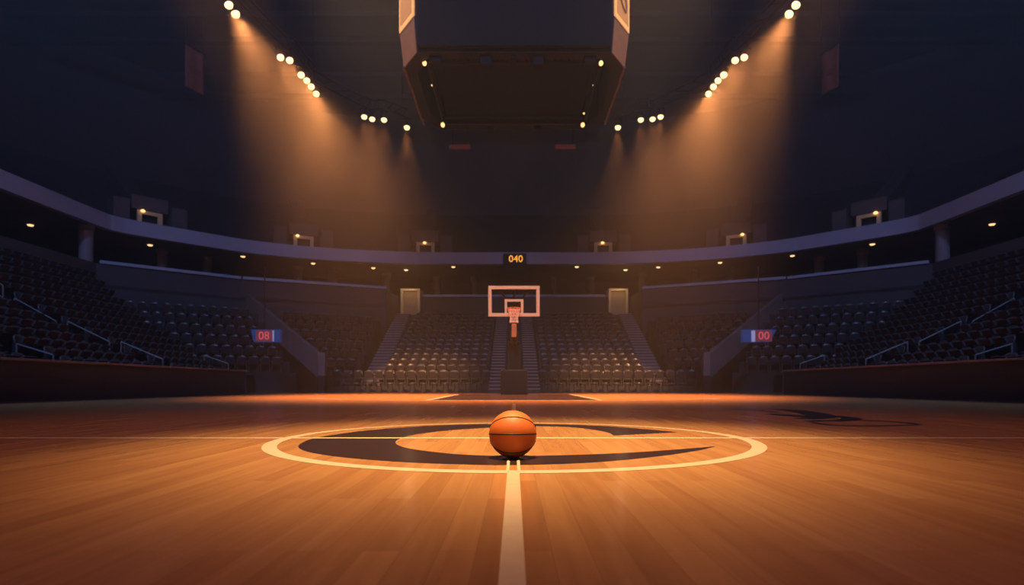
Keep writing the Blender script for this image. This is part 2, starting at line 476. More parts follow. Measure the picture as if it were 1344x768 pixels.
for sx in (-1, 1):
    for k in range(3, 13):
        D0, D1 = RD*k, RD*(k+1)
        xa = -11.6-RD*k; xb = -11.6-RD*(k+1)
        xr = CL_X(k) if k >= 6 else -11.3 - .35*k
        a, b, c, d = corner_pt(D0, xa), corner_pt(D0, xr), corner_pt(D1, xr), corner_pt(D1, xb)
        zz = zcor(k) if k >= 6 else .55 + .15*(k-3)
        mb.prism([(-sx*p.x, p.y) for p in (a, b, c, d)], 0, zz)
structure('floor_corner_stands', mb, M['tier'])
# walls behind the lower bowl with their pale ledge
ledgeL = [Vector((-22.1, -2, 0)), Vector((-22.1, 30.6, 0)), Vector((-16.7, 35.3, 0)), Vector((-8.6, 39.0, 0))]
def wall_along(pts, z0, z1, th, sx=1):
    m_ = MB()
    for a, b in zip(pts[:-1], pts[1:]):
        d = (b-a).normalized(); n = Vector((-d.y, d.x, 0))
        m_.prism([(sx*p.x, p.y) for p in (a, b, b+n*th, a+n*th)], z0, z1)
    return m_
ZL = 6.96
mbw, n_tr = MB(), 3
for sx in (1, -1):
    m_ = wall_along(ledgeL, 0, ZL-.16, .3, sx); mbw.add(m_.v, m_.f)
    m_ = wall_along([ledgeL[3], Vector((-8.5, 42.4, 0))], 0, ZL-.16, .3, sx); mbw.add(m_.v, m_.f)
m_ = wall_along([Vector((-8.5, 42.4, 0)), Vector((8.5, 42.4, 0))], 0, ZL-.16, .3); mbw.add(m_.v, m_.f)
structure('wall_bowl', mbw, M['wall'])
for pts, sx, lab in (([Vector((-21.9, 30.6, 0)), Vector((-16.6, 35.2, 0))], 1, 'pale ledge rail on the far left of the bowl'),
                 ([Vector((-16.5, 35.2, 0)), Vector((-8.6, 38.85, 0))], 1, 'pale ledge rail on the left corner of the bowl'),
                 ([Vector((-6.75, 42.3, 0)), Vector((6.75, 42.3, 0))], 1, 'pale ledge rail behind the end stand'),
                 ([Vector((-16.5, 35.2, 0)), Vector((-8.6, 38.85, 0))], -1, 'pale ledge rail on the right corner of the bowl'),
                 ([Vector((-21.9, 30.6, 0)), Vector((-16.6, 35.2, 0))], -1, 'pale ledge rail on the far right of the bowl')):
    structure('trim_%d' % n_tr, wall_along(pts, ZL-.16, ZL, .35, sx), M['fascia'])['label'] = lab; n_tr += 1
# concourse floor
mb = MB()
for sx in (1, -1):
    mb.prism([(sx*-22.1, -2), (sx*-22.1, 30.6), (sx*-16.7, 35.3), (sx*-8.6, 39), (sx*-8.5, 46), (sx*-20, 42.5), (sx*-29, 34), (sx*-29, -2)], 5.5, 5.7)
mb.box(-8.5, 8.5, 42.7, 47.2, 5.5, 5.7)
structure('floor_concourse', mb, M['concrete'])
# concourse columns
cols = [(113, 30.5, .32), (213, 36, .28), (271, 38, .28), (391, 41, .28), (437, 42, .28), (507, 43.5, .28), (573, 45, .3), (622, 45, .22), (727, 45, .22), (776, 45, .3), (843, 43.5, .28), (911, 42, .28), (959, 41, .28), (1075, 38, .28), (1132, 36, .28), (1237, 30.5, .32)]
for i, (px, Y, r) in enumerate(cols):
    X = (px-CX)*Y/FPX
    o = MB().lathe([(r*1.15, 5.7), (r*1.15, 5.85), (r, 5.9), (r, ZB-.25), (r*1.2, ZB-.2), (r*1.2, ZB+.02)], 16).build('column', M['column'], smooth=False)
    o.location = (X, Y, 0); tag(o, 'concourse support column under the upper deck', 'column', 'concourse columns', 'structure')
# courtside side walls with cap
for sx, nm in ((-1, 'left'), (1, 'right')):
    structure('wall_court_' + nm, MB().box(min(sx*11.3, sx*11.6), max(sx*11.3, sx*11.6), -2, 24.3, 0, .92).box(min(sx*11.6, sx*14), max(sx*11.6, sx*14), 24.1, 24.4, 0, .92), M['court_wall'])
    structure('trim_%d' % n_tr, MB().box(min(sx*11.24, sx*11.66), max(sx*11.24, sx*11.66), -2, 24.4, .92, .98), M['cap'], bevel=.01)['label'] = 'reddish cap on the %s courtside wall' % nm; n_tr += 1

# aisle stairs
def stair(x0b, x1b, x0t, x1t, y0, y1, z1, n, name, sx, m='stairs'):
    m_ = MB()
    for i in range(n):
        t0, t1 = i/n, (i+1)/n
        ya, yb = y0+(y1-y0)*t0, y0+(y1-y0)*t1
        f = lambda a, b, t: a+(b-a)*t
        zz = z1*(i+1)/n
        m_.prism([(sx*f(x0b,x0t,t0), ya), (sx*f(x1b,x1t,t0), ya), (sx*f(x1b,x1t,t1), yb), (sx*f(x0b,x0t,t1), yb)], 0, zz)
    o_ = structure(name, m_, M[m])
    m_ = MB()
    for i in range(n):
        t0 = i/n; ya = y0+(y1-y0)*t0; zz = z1*(i+1)/n
        xa, xb = x0b+(x0t-x0b)*t0, x1b+(x1t-x1b)*t0
        m_.box(min(sx*xa, sx*xb)+.03, max(sx*xa, sx*xb)-.03, ya-.012, ya+.07, zz-.035, zz+.006)
    m_.build('nosing', M['nosing'], o_)
    return o_
for sx, nm in ((-1, 'left'), (1, 'right')):
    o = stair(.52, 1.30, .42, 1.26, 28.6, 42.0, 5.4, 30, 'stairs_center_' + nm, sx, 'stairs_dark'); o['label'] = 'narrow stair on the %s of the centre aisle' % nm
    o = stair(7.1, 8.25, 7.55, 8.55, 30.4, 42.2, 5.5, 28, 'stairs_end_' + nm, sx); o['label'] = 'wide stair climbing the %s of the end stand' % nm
mb = MB()
for k in range(14):
    mb.box(-.5, .5, 30.4+.83*k, 30.4+.83*(k+1), 0, .6+.36*k)
structure('wall_aisle', mb, M['tier'])
# sloping parapets beside the corner tunnels
for sx, nm in ((1, 'left'), (-1, 'right')):
    A = Vector((-9.55, 28.6, 0)); B = Vector((-16.1, 35.2, 0)); d = (B-A).normalized(); n = Vector((-d.y, d.x, 0))*.22
    zA0, zA1, zB0, zB1 = .0, 1.95, 4.7, 5.9
    L1 = [A, B, B+n, A+n]; zz0 = [.75, zB0, zB0, .75]; zz1 = [zA1, zB1, zB1, zA1]
    vs_ = [(sx*p.x, p.y, z) for p, z in zip(L1, zz0)] + [(sx*p.x, p.y, z) for p, z in zip(L1, zz1)]
    mb = MB().add(vs_, [(0,3,2,1),(4,5,6,7),(0,1,5,4),(1,2,6,5),(2,3,7,6),(3,0,4,7)])
    structure('wall_parapet_' + nm, mb, M['parapet'])
    structure('plinth_' + nm, MB().box(sx*-9.4-.17, sx*-9.4+.17, 28.23, 28.57, 0, .8), M['black'])
    mb = MB().box(-.16, .16, -.16, .16, .8, 1.95)
    o = structure('post_parapet_' + nm, mb, M['parapet'], bevel=.02); o.location = (sx*-9.4, 28.4, 0)
    # wall under the parapet, dark, with the tunnel mouth
    L1 = [A+n*.1, B+n*.1, B+n*.9, A+n*.9]
    vs_ = [(sx*p.x, p.y, 0) for p in L1] + [(sx*p.x, p.y, z-.02) for p, z in zip(L1, zz0)]
    structure('wall_tunnel_' + nm, MB().add(vs_, [(0,3,2,1),(4,5,6,7),(0,1,5,4),(1,2,6,5),(2,3,7,6),(3,0,4,7)]), M['black'])
# portals at the top of the end stairs
for sx, nm in ((-1, 'left'), (1, 'right')):
    x0, x1 = 6.85, 8.25
    t = empty('concourse_portal', (sx*7.55, 42.3, 5.5))
    tag(t, 'yellowish lit doorway at the top of the %s end stair' % nm, 'doorway')
    hw = .70
    MB().box(-hw, -hw+.16, -.3, 1.2, 0, 1.85).box(hw-.16, hw, -.3, 1.2, 0, 1.85).box(-hw+.16, hw-.16, -.3, 1.2, 1.7, 1.85).build('door_frame', M['doorway'], t)
    MB().box(-hw+.16, hw-.16, .1, .2, 0, 1.7).build('door_panel', M['cup_glow'], t)
    li = bpy.data.lights.new('portal_fill', 'POINT'); li.energy = 14; li.color = (1, .66, .32); li.shadow_soft_size = .1  # added fill in front of the door to brighten its panel
    lo = bpy.data.objects.new('portal_fill_light', li); COL.objects.link(lo); lo.location = (sx*7.55, 41.4, 7.2)

# ------------------------------------------------------------------ seats
def seat_parts(low=False):
    """origin on the row's tread, looking to -y"""
    back = MB(); nx, nz = (4, 3) if low else (8, 7)
    W, z0, z1 = .205, .42, .86
    def bk(i, j, th):
        a = -1+2*i/nx; tz = j/nz
        x = a*W*(1-.10*tz**3); z = z0+(z1-z0)*tz - .07*abs(a)**3*tz
        y = .10+.10*tz - .05*(a*a) + th
        return (x, y, z)
    vs_ = [bk(i,j,0) for j in range(nz+1) for i in range(nx+1)] + [bk(i,j,.045) for j in range(nz+1) for i in range(nx+1)]
    n = (nx+1)*(nz+1); fs = []
    for j in range(nz):
        for i in range(nx):
            p = j*(nx+1)+i; fs.append((p, p+1, p+nx+2, p+nx+1)); fs.append((n+p, n+p+nx+1, n+p+nx+2, n+p+1))
    for j in range(nz):
        p = j*(nx+1); q = p+nx+1; fs.append((p, q, n+q, n+p)); p += nx; q += nx; fs.append((p, n+p, n+q, q))
    for i in range(nx):
        fs.append((i, n+i, n+i+1, i+1)); p = nz*(nx+1)+i; fs.append((p, p+1, n+p+1, n+p))
    back.add(vs_, fs)
    pan = MB()
    R = Matrix.Translation((0, .05, .42)) @ Matrix.Rotation(math.radians(-62), 4, 'X')
    if low: pan.box(-.19, .19, -.38, 0, -.03, .03, R)
    else:
        prof = [(-.40, .012), (-.385, .038), (-.3, .045), (-.12, .03), (-.01, .034), (0, .01)]
        vs_ = []; fs = []
        for (yy, zz) in prof:
            for a in (-.19, -.175, 0, .175, .19):
                vs_.append(R @ Vector((a, yy, zz*(1 if abs(a) < .18 else .4))))
        for (yy, zz) in prof:
            for a in (-.19, -.175, 0, .175, .19): vs_.append(R @ Vector((a, yy, -.02)))
        m = 5; N = m*len(prof)
        for j in range(len(prof)-1):
            for i in range(m-1):
                p = j*m+i; fs.append((p, p+1, p+m+1, p+m)); fs.append((N+p, N+p+m, N+p+m+1, N+p+1))
            p = j*m; fs.append((p, p+m, N+p+m, N+p)); p += m-1; fs.append((p, N+p, N+p+m, p+m))
        for i in range(m-1):
            fs.append((i, N+i, N+i+1, i+1)); p = (len(prof)-1)*m+i; fs.append((p, p+1, N+p+1, N+p))
        pan.add(vs_, fs)
    fr = MB()
    fr.box(-.222, .222, .06, .10, .37, .40)
    for a in (-.222, .222):
        fr.box(a-.016, a+.016, .02, .16, 0, .58)
        fr.box(a-.020, a+.020, -.22, .14, .575, .61)
        if not low: fr.box(a-.02, a+.02, -.06, .18, 0, .015)
    return back, pan, fr
b_, p_, f_ = seat_parts()
proto = empty('stadium_seat')
b_.build('backrest', M['seat'], proto, smooth=True); p_.build('seat', M['seat'], proto, smooth=True); f_.build('frame', M['seat_steel'], proto)
used_proto = False
lb, lp, lf = seat_parts(True)
low_v = [Vector(v_) for v_ in lb.v + lp.v + lf.v]
low_f = lb.f + [tuple(i+len(lb.v) for i in f) for f in lp.f] + [tuple(i+len(lb.v)+len(lp.v) for i in f) for f in lf.f]

seats = []   # (x, y, z, rz, label, group)
SIDE = {-1: 'left', 1: 'right'}
for sx in (-1, 1):
    sd = SIDE[sx]
    for i in range(15):
        seats.append((sx*(1.46+.552*i), 29.95, zend(0), 0, f'dark seat in lit front row {sd} of centre aisle, {ORD[i]} from the aisle', 'front row end seats'))
    for k in range(1, NE-1):
        for i in range(10):
            x = 1.66 + .55*i
            seats.append((sx*x, 29.95+RD*k, zend(k), 0, f'dark seat {sd} of centre aisle, {ORD[k]} row behind the front, {ORD[i]} from aisle', 'end stand seats'))
    for k in range(NSD):
        x = 12.0+RD*k; y1 = 24.1+.565*RD*k - (.9 if k < 3 else 0); y0 = 11.0
        j = 0; y = y1
        while y > y0:
            if not (19.45 < y < 20.55) and not (14.6 < y < 15.7):
                if j < 30:
                    seats.append((sx*x, y, zside(k), -sx*PI/2, f'dark {sd} side stand seat, {ORD[k]} row above court wall, {ORD[j]} from far end', 'side stand seats'))
                j += 1
            y -= .5
    ang_c = math.atan2(cd.y, cd.x)
    for k in range(6, 12):
        D = RD*k+.45
        p = corner_pt(D, CL_X(k)-.4); j = 0
        q = c0 + cn*D
        while p.x > -11.9-RD*k and j < 28:
            # gap for the parapet
            A = Vector((-9.55, 28.6)); B = Vector((-16.1, 35.2)); dd = (B-A).normalized()
            dist = dd.x*(p.y-A.y) - dd.y*(p.x-A.x)
            if abs(dist) > .75:
                seats.append((-sx*p.x if sx > 0 else p.x, p.y, zcor(k), ang_c*(1 if sx < 0 else -1), f'dark {sd} corner stand seat, {ORD[k-6]} row up, {ORD[j]} from the end stair', 'corner stand seats'))
                j += 1
            p = p - cd*.55
def size_in_view(s_):
    x, y, z = s_[:3]
    px = CX + FPX*x/y
    if not (4 < px < 1340): return 0
    return FPX/math.hypot(x, y)
order = sorted(seats, key=size_in_view, reverse=True)
NI = 300
ind, rest = order[:NI], order[NI:]
for s_ in ind:
    if not used_proto: r = proto; used_proto = True
    else: r = copy_tree(proto)
    r.location = s_[:3]; r.rotation_euler = (0, 0, s_[3])
    tag(r, s_[4], 'stadium seat', s_[5])
mb = MB()
for s_ in rest:
    Mx = Matrix.Translation(s_[:3]) @ Matrix.Rotation(s_[3], 4, 'Z')
    mb.add([Mx @ v_ for v_ in low_v], low_f)
o = mb.build('stadium_seating', M['seat'])
tag(o, 'mass of dark empty stadium seats filling the upper rows of the lower stands', 'stadium seats', kind='stuff')

# low stools along the end line
st0 = None
for sx in (-1, 1):
    for i in range(13):
        if st0 is None:
            r = st0 = empty('courtside_stool')
            MB().lathe([(.14, .39), (.185, .40), (.19, .43), (.175, .455), (.05, .462)], 18).build('cushion', M['seat'], r, smooth=True)
            m_ = MB()
            for a in range(4):
                t = PI/4+PI/2*a; m_.tube([(.13*math.cos(t), .13*math.sin(t), .39), (.18*math.cos(t), .18*math.sin(t), 0)], .014, 6)
            m_.build('legs', M['black'], r)
        else: r = copy_tree(st0)
        r.location = (sx*(1.75+.552*i), 28.75, 0)
        tag(r, f'low stool before front row {SIDE[sx]} of centre aisle, {ORD[i]} from aisle', 'stool', 'stools along the end line')

# ------------------------------------------------------------------ handrails on the side aisles
def handrail(sx, Y, xa, za, xb, zb_, label, drop=.95, mid=True):
    """from the low end a to the high end b"""
    r = empty('handrail', (sx*xa, Y, za-drop))
    tag(r, label, 'handrail', 'aisle handrails')
    dx = sx*(xb-xa); dz = zb_-za
    m_ = MB(); m_.tube([(0,0,drop), (dx,0,drop+dz)], .022, 8)
    m_.build('top_rail', M['rail'], r)
    if mid: MB().tube([(0,0,drop-.42), (dx,0,drop-.42+dz)], .018, 8).build('middle_rail', M['rail'], r)
    for x_, z_ in ((0, 0), (dx, dz)):
        MB().tube([(x_,0,z_+.0), (x_,0,z_+drop)], .022, 8).build('post', M['rail'], r)
for sx in (-1, 1):
    for j, (ka, kb) in enumerate(((.3, 2.1), (2.6, 4.4), (4.9, 6.7), (7.2, 9.0))):
        zf = lambda k: zside(int(k)) + .95
        handrail(sx, 20.0, 11.9+RD*ka, zf(ka), 11.9+RD*kb, zf(kb), f'steel handrail on {SIDE[sx]} stand middle aisle, {ORD[j]} up from court wall')
    for j, (ka, kb) in enumerate(((.2, 1.4), (3.2, 5.0))):
        handrail(sx, 15.15, 11.9+RD*ka, zf(ka)-.1*(j == 0), 11.9+RD*kb, zf(kb)-.1*(j == 0), f'steel handrail on the {SIDE[sx]} stand near aisle, {ORD[j]} up from court wall', mid=j > 0)
    handrail(sx, 24.1, 11.9, zside(0)+.95, 12.9, zside(1)+1.0, f'short steel handrail at the far end of the {SIDE[sx]} side stand', mid=False)

# ------------------------------------------------------------------ recessed downlights under the upper deck
DL = [(40,297),(197,323),(319,338),(411,347),(490,353),(533,355.5),(595,351.5),(757,351.5),(821,355.5),(864,352),(945,346),(1040,337),(1145,322),(1302,296)]
dnames = ['leftmost of all under the deck','second from the left end','third from the left end','fourth from the left end','fifth from the left end','sixth from the left, by the left portal','left of the fascia clock','right of the fascia clock','sixth from the right, by the right portal','fifth from the right end','fourth from the right end','third from the right end','second from the right end','rightmost of all under the deck']
d0 = None
ZD = ZB + .02
for (px, py), nm in zip(DL, dnames):
    Y = (ZD - .12 - H)*FPX/(CY-py); X = (px-CX)*Y/FPX
    if d0 is None:
        r = d0 = empty('recessed_downlight')
        MB().lathe([(.26, 0), (.27, -.05), (.20, -.07), (.19, -.02)], 20).build('trim_ring', M['fixture'], r)
        MB().lathe([(.19, -.03), (.185, -.10), (.13, -.15), (.03, -.17)], 20).build('lens', M['bulb'], r, smooth=True)
    else: r = copy_tree(d0)
    r.location = (X, Y, ZD); r.scale = (.74, .74, .74)
    tag(r, 'glowing recessed downlight in the concourse soffit, ' + nm, 'ceiling light', 'concourse downlights')
    li = bpy.data.lights.new('downlight', 'SPOT'); li.energy = 14; li.color = (1, .62, .32); li.spot_size = 2.4; li.spot_blend = 1; li.shadow_soft_size = .12
    lo = bpy.data.objects.new('downlight_beam', li); COL.objects.link(lo); lo.location = (X, Y, ZD-.2)

# ------------------------------------------------------------------ lit entries of the upper deck
def text_mesh(s_, size, name, m_, parent, loc, rot, extrude=.01, align='CENTER'):
    c = bpy.data.curves.new(name, 'FONT'); c.body = s_; c.size = size; c.extrude = extrude; c.align_x = align; c.align_y = 'CENTER'; c.resolution_u = 3
    o = bpy.data.objects.new(name, c); COL.objects.link(o)
    bpy.context.view_layer.update()
    dg = bpy.context.evaluated_depsgraph_get()
    me = bpy.data.meshes.new_from_object(o.evaluated_get(dg))
    bpy.data.objects.remove(o); bpy.data.curves.remove(c)
    me.materials.clear(); me.materials.append(m_)
    q = bpy.data.objects.new(name, me); COL.objects.link(q); q.parent = parent; q.location = loc; q.rotation_euler = rot
    return q
VO = [(205, 288, 33.6, 'far left'), (391, 313, 40.2, 'left'), (557, 327, 42.0, 'left of centre'), (785, 327, 42.0, 'right of centre'), (967, 314, 40.4, 'right'), (1138, 289, 33.8, 'far right')]
for j, (px, py, Y, nm) in enumerate(VO):
    X = (px-CX)*Y/FPX
    # nearest curve index
    i = min(range(NCV), key=lambda q: (off(q, 1.6)-Vector((X, Y, 0))).length)
    P = off(i, 1.3); nn = nor[i]; rz = math.atan2(nn.y, nn.x) - PI/2
    t = empty('deck_entry', (P.x, P.y, ZB+.32), rz)
    tag(t, f'small lit doorway in the upper deck above the pale band, {nm}', 'doorway', 'upper deck entries')
    MB().box(-1.9, -1.1, 0, 1.6, 0, 2.0).build('side_wall', M['stairs'], t)
    MB().box(1.1, 1.9, 0, 1.6, 0, 2.0).build('side_wall', M['stairs'], t)
    MB().box(-.65, -.42, .3, .5, 0, 1.55).box(.42, .65, .3, .5, 0, 1.55).box(-.42, .42, .3, .5, 1.35, 1.55).build('door_frame', M['doorway'], t)
    MB().box(-.42, .42, .8, .9, 0, 1.35).build('door_panel', M['tier'], t)
    MB().lathe([(.02, 0), (.11, .03), (.12, .10), (.03, .16)], 12, Matrix.Translation((-.05 if j in (2, 3) else (-.4 if j < 3 else .4), .2, 1.42))).build('lamp', M['rim_light'], t, smooth=True)
    # roof block and sloping parapet climbing behind
    MB().box(-.95, .95, .3, 1.9, 1.6, 2.4).build('lintel', M['stairs'], t)
    m_ = MB(); vs_ = [(-.5, 1.9, 1.2), (.5, 1.9, 1.2), (.5, 8.5, 5.6), (-.5, 8.5, 5.6), (-.5, 1.9, 2.5), (.5, 1.9, 2.5), (.5, 8.5, 6.4), (-.5, 8.5, 6.4)]
    m_.add(vs_, [(0,3,2,1),(4,5,6,7),(0,1,5,4),(1,2,6,5),(2,3,7,6),(3,0,4,7)]); m_.build('stair_parapet', M['stairs'], t)
    li = bpy.data.lights.new('entry_lamp', 'POINT'); li.energy = .5; li.color = (1, .62, .28); li.shadow_soft_size = .1
    lo = bpy.data.objects.new('entry_glow', li); COL.objects.link(lo)
    lo.location = P + Vector((0, 0, ZB+.32+1.2)) - nn*.25

# ------------------------------------------------------------------ clock on the fascia
Yk = 39.9
t = empty('fascia_clock', at(675.5, 346.5, Yk))
tag(t, 'black clock box with amber digits hung on the pale band above the hoop', 'clock')
sk = Yk/FPX
MB().box(-15*sk, 15*sk, -.28, .1, -1*sk, 12.5*sk).build('housing', M['black'], t, bevel=.03)
MB().box(-14*sk, 14*sk, -.24, .1, -12.5*sk, -1.2*sk).build('lower_panel', M['screen'], t, bevel=.02)
text_mesh('040', 12.5*sk, 'digits', M['amber_led'], t, (1.5*sk, -.29, 5.2*sk), (PI/2, 0, 0), .006)['label'] = 'glowing amber digits'

# ------------------------------------------------------------------ blue boards with red digits over the corner tunnels
for px, nm, sx in ((346, 'left', -1), (997, 'right', 1)):
    Y = 26.6; sk = Y/FPX
    t = empty('score_sign', at(px, 441, Y))
    tag(t, f'blue lit board with red digits hung over the {nm} corner tunnel', 'sign')
    a, b = (-17, 21) if sx < 0 else (-22, 20)
    if sx < 0: pl = [(a*sk, 8.3*sk), (b*sk, 8.3*sk), (b*sk, -8*sk), ((a+4)*sk, -8*sk)]
    else: pl = [(a*sk, 8.3*sk), ((b+2)*sk, 8.3*sk), ((b-7)*sk, -8*sk), (a*sk, -8*sk)]
    n = len(pl)
    vs_ = [(p[0], 0, p[1]) for p in pl] + [(p[0], .25, p[1]) for p in pl]
    MB().add(vs_, [(3,2,1,0), (4,5,6,7)] + [(i, (i+1)%n, n+(i+1)%n, n+i) for i in range(n)]).build('blue_panel', M['blue'], t)
    c0_ = -10 if sx < 0 else -6
    MB().box(c0_*sk, (c0_+22)*sk, -.04, -.002, -7.2*sk, 7.4*sk).build('digit_field', M['red_panel'], t)['label'] = 'dim red digit field'
    text_mesh('00' if sx > 0 else '08', 15*sk, 'digits', M['red_led'], t, ((c0_+11)*sk, -.05, -.2*sk), (PI/2, 0, 0), .006)['label'] = 'glowing red digits'
    if sx > 0: MB().box(-11*sk, -6.3*sk, -.04, -.002, -7.6*sk, 7*sk).build('white_strip', M['white_led'], t)['label'] = 'pale lit strip'
    else: MB().box(12.2*sk, 13.6*sk, -.04, -.002, -7*sk, 7*sk).build('white_strip', M['white_led'], t)
    MB().tube([(0, .12, 8*sk), (0, .12, 3.2)], .03, 6).build('hanger', M['black'], t)

# ------------------------------------------------------------------ hanging scoreboard
SB = empty('hanging_scoreboard', (0, 21.5, 0))
tag(SB, 'huge dark hanging scoreboard with lit corner screens over the court', 'scoreboard')
Yn, Yf = 18.7, 24.6
xn, xo = 3.22, 3.86            # half widths of the front face and of the body behind the chamfer
def LP(x, y, z): return (x, y-21.5, z)
zc = lambda py, Y: H + (CY-py)*Y/FPX
Z1 = zc(20, Yn)                # lower edge of the screens
Z0 = zc(64, Yn)-.05            # lower edge of the skirt
ZTOP = 17.5
def octo(ins):
    a, b, y0, y1 = xn-ins*.6, xo-ins, Yn+ins, Yf-ins
    return [(-a, y0), (a, y0), (b, y0+.95), (b, y1-.95), (a, y1), (-a, y1), (-b, y1-.95), (-b, y0+.95)]
def loft(p0, z0, p1, z1, cap=True):
    n = len(p0)
    vs_ = [LP(x, y, z0) for x, y in p0] + [LP(x, y, z1) for x, y in p1]
    fs = [(i, (i+1)%n, n+(i+1)%n, n+i) for i in range(n)]
    if cap: fs += [tuple(range(n))[::-1], tuple(range(n, 2*n))]
    return MB().add(vs_, fs)
loft(octo(.06), Z1+.0, octo(.06), ZTOP).build('body', M['black'], SB)
# ring-shaped skirt with an open underside
po, pi = octo(0), octo(.5)
pb = octo(.12)
n = 8
vs_ = [LP(x, y, Z1) for x, y in po] + [LP(x, y, Z0) for x, y in pb] + [LP(x, y, Z0) for x, y in pi] + [LP(x, y, Z1) for x, y in pi]
fs = []
for i in range(n):
    j = (i+1) % n
    fs += [(n+i, n+j, j, i), (2*n+i, 2*n+j, n+j, n+i), (3*n+i, 3*n+j, 2*n+j, 2*n+i)]
MB().add(vs_, fs).build('skirt', M['black'], SB)
# brown chamfer panels and the lit screens above them
for sx in (-1, 1):
    def quad(pa, pb_, za, zb_, ina, name, m_, out=.02, th=.05):
        # slab on the chamfer between the fractions pa and pb_ along it
        A = Vector((sx*xn, Yn, 0)); B = Vector((sx*xo, Yn+.95, 0)); d = B-A; nr = Vector((sx*d.y, -abs(d.x), 0)).normalized()
        p, q = A+d*pa, A+d*pb_
        w_ = []
        for o_ in (out, out+th):
            for (P_, z_) in ((p, za[0]), (q, za[1]), (q, zb_[1]), (p, zb_[0])):
                r_ = P_ + nr*o_; w_.append(LP(r_.x, r_.y, z_))
        return MB().add(w_, [(0,1,2,3),(7,6,5,4),(0,4,5,1),(1,5,6,2),(2,6,7,3),(3,7,4,0)]).build(name, m_, SB)
    quad(0, 1, (Z1-.02, Z1-.02), (Z1+5.5, Z1+5.5), 0, 'corner_screen', M['orange_border'], .0)['label'] = 'glowing orange corner screen'
    quad(.10, .90, (Z1+.14, Z1+.14), (Z1+5.3, Z1+5.3), 0, 'screen_picture', M['orange_screen'], .055, .01)
    # tapering brown panel under it
    A = Vector((sx*xn, Yn, 0)); B = Vector((sx*xo, Yn+.95, 0)); d = B-A; nr = Vector((sx*d.y, -abs(d.x), 0)).normalized()*.03
    A2 = Vector((sx*(xn-.07), Yn+.12, 0)); B2 = Vector((sx*(xo-.12), Yn+1.05, 0))
    w_ = [LP(*(p_[0]+nr).xy, p_[1]) for p_ in ((A, Z1-.04), (B, Z1-.04), (B2, Z0), (A2, Z0))] + [LP(*(p_[0]).xy, p_[1]) for p_ in ((A, Z1-.04), (B, Z1-.04), (B2, Z0), (A2, Z0))]
    MB().add(w_, [(0,1,2,3),(7,6,5,4),(0,4,5,1),(1,5,6,2),(2,6,7,3),(3,7,4,0)]).build('corner_panel', M['brown'], SB)['label'] = 'dull brown corner panel'
    # slim rail along the lower side edge
    MB().tube([LP(sx*(xo-.10), Yn+1.0, Z0), LP(sx*(xo-.10), Yf-.6, Z0)], .045, 6).build('edge_rail', M['edge'], SB)
# writing on the right corner screen: a few curling dark strokes
A = Vector((xn, Yn, 0)); B = Vector((xo, Yn+.95, 0)); d = B-A; nr = Vector((d.y, -d.x, 0)).normalized()
mb = MB()
for pts in ([(.30,.75),(.50,.55),(.72,.5),(.66,.9),(.36,1.0),(.30,1.25),(.55,1.2),(.75,1.05)], [(.30,1.5),(.5,1.35),(.72,1.3)], [(.32,1.75),(.55,1.6),(.74,1.6)], [(.3,2.1),(.5,1.9),(.72,1.85),(.68,2.3),(.34,2.4)]):
    c = spline([(a, b, 0) for a, b in pts], 5)
    mb.tube([LP(*(A+d*p.x+nr*.075).xy, Z1+p.y) for p in c], .03, 5)
mb.build('screen_writing', M['dim_glyph'], SB)['label'] = 'dark curling strokes'
# front screen
frame_mb = MB()
MB().box(-xn+.12, xn-.12, Yn-21.5-.07, Yn-21.5+.06, Z0+.12, ZTOP-.3).build('front_screen', M['screen'], SB)
# underside: recessed screen, inner truss, clamps, small fixtures
MB().box(-2.75, 2.75, -2.1+.0, 2.5, Z0+.35, Z0+.45).build('underside_screen', M['screen'], SB)
mb = MB()
for (a, b) in (((-2.9, Yn+.75), (2.9, Yn+.75)), ((-2.9, Yf-.6), (2.9, Yf-.6)), ((-2.9, Yn+.75), (-2.9, Yf-.6)), ((2.9, Yn+.75), (2.9, Yf-.6))):
    for dz in (0, .28):
        mb.tube([LP(a[0], a[1], Z0+dz), LP(b[0], b[1], Z0+dz)], .06, 6)
    for q in range(12):
        x0, y0 = a[0]+(b[0]-a[0])*q/12, a[1]+(b[1]-a[1])*q/12; x1, y1 = a[0]+(b[0]-a[0])*(q+.5)/12, a[1]+(b[1]-a[1])*(q+.5)/12
        x2, y2 = a[0]+(b[0]-a[0])*(q+1)/12, a[1]+(b[1]-a[1])*(q+1)/12
        mb.tube([LP(x0, y0, Z0), LP(x1, y1, Z0+.28), LP(x2, y2, Z0)], .022, 5)
mb.build('underside_truss', M['black'], SB)
for (x, y, w_, h_) in ((-.95, Yn+.45, .36, .42), (.78, Yn+.45, .36, .42), (-.05, Yn+.45, .24, .22), (-2.6, Yn+.5, .4, .3), (2.5, Yn+.5, .4, .3), (-1.0, Yf-.4, .3, .3), (.95, Yf-.4, .3, .3)):
    MB().box(x-w_/2, x+w_/2, y-21.5-.2, y-21.5+.2, Z0-h_+.1, Z0+.15).build('junction_box', M['screen'], SB, bevel=.03)
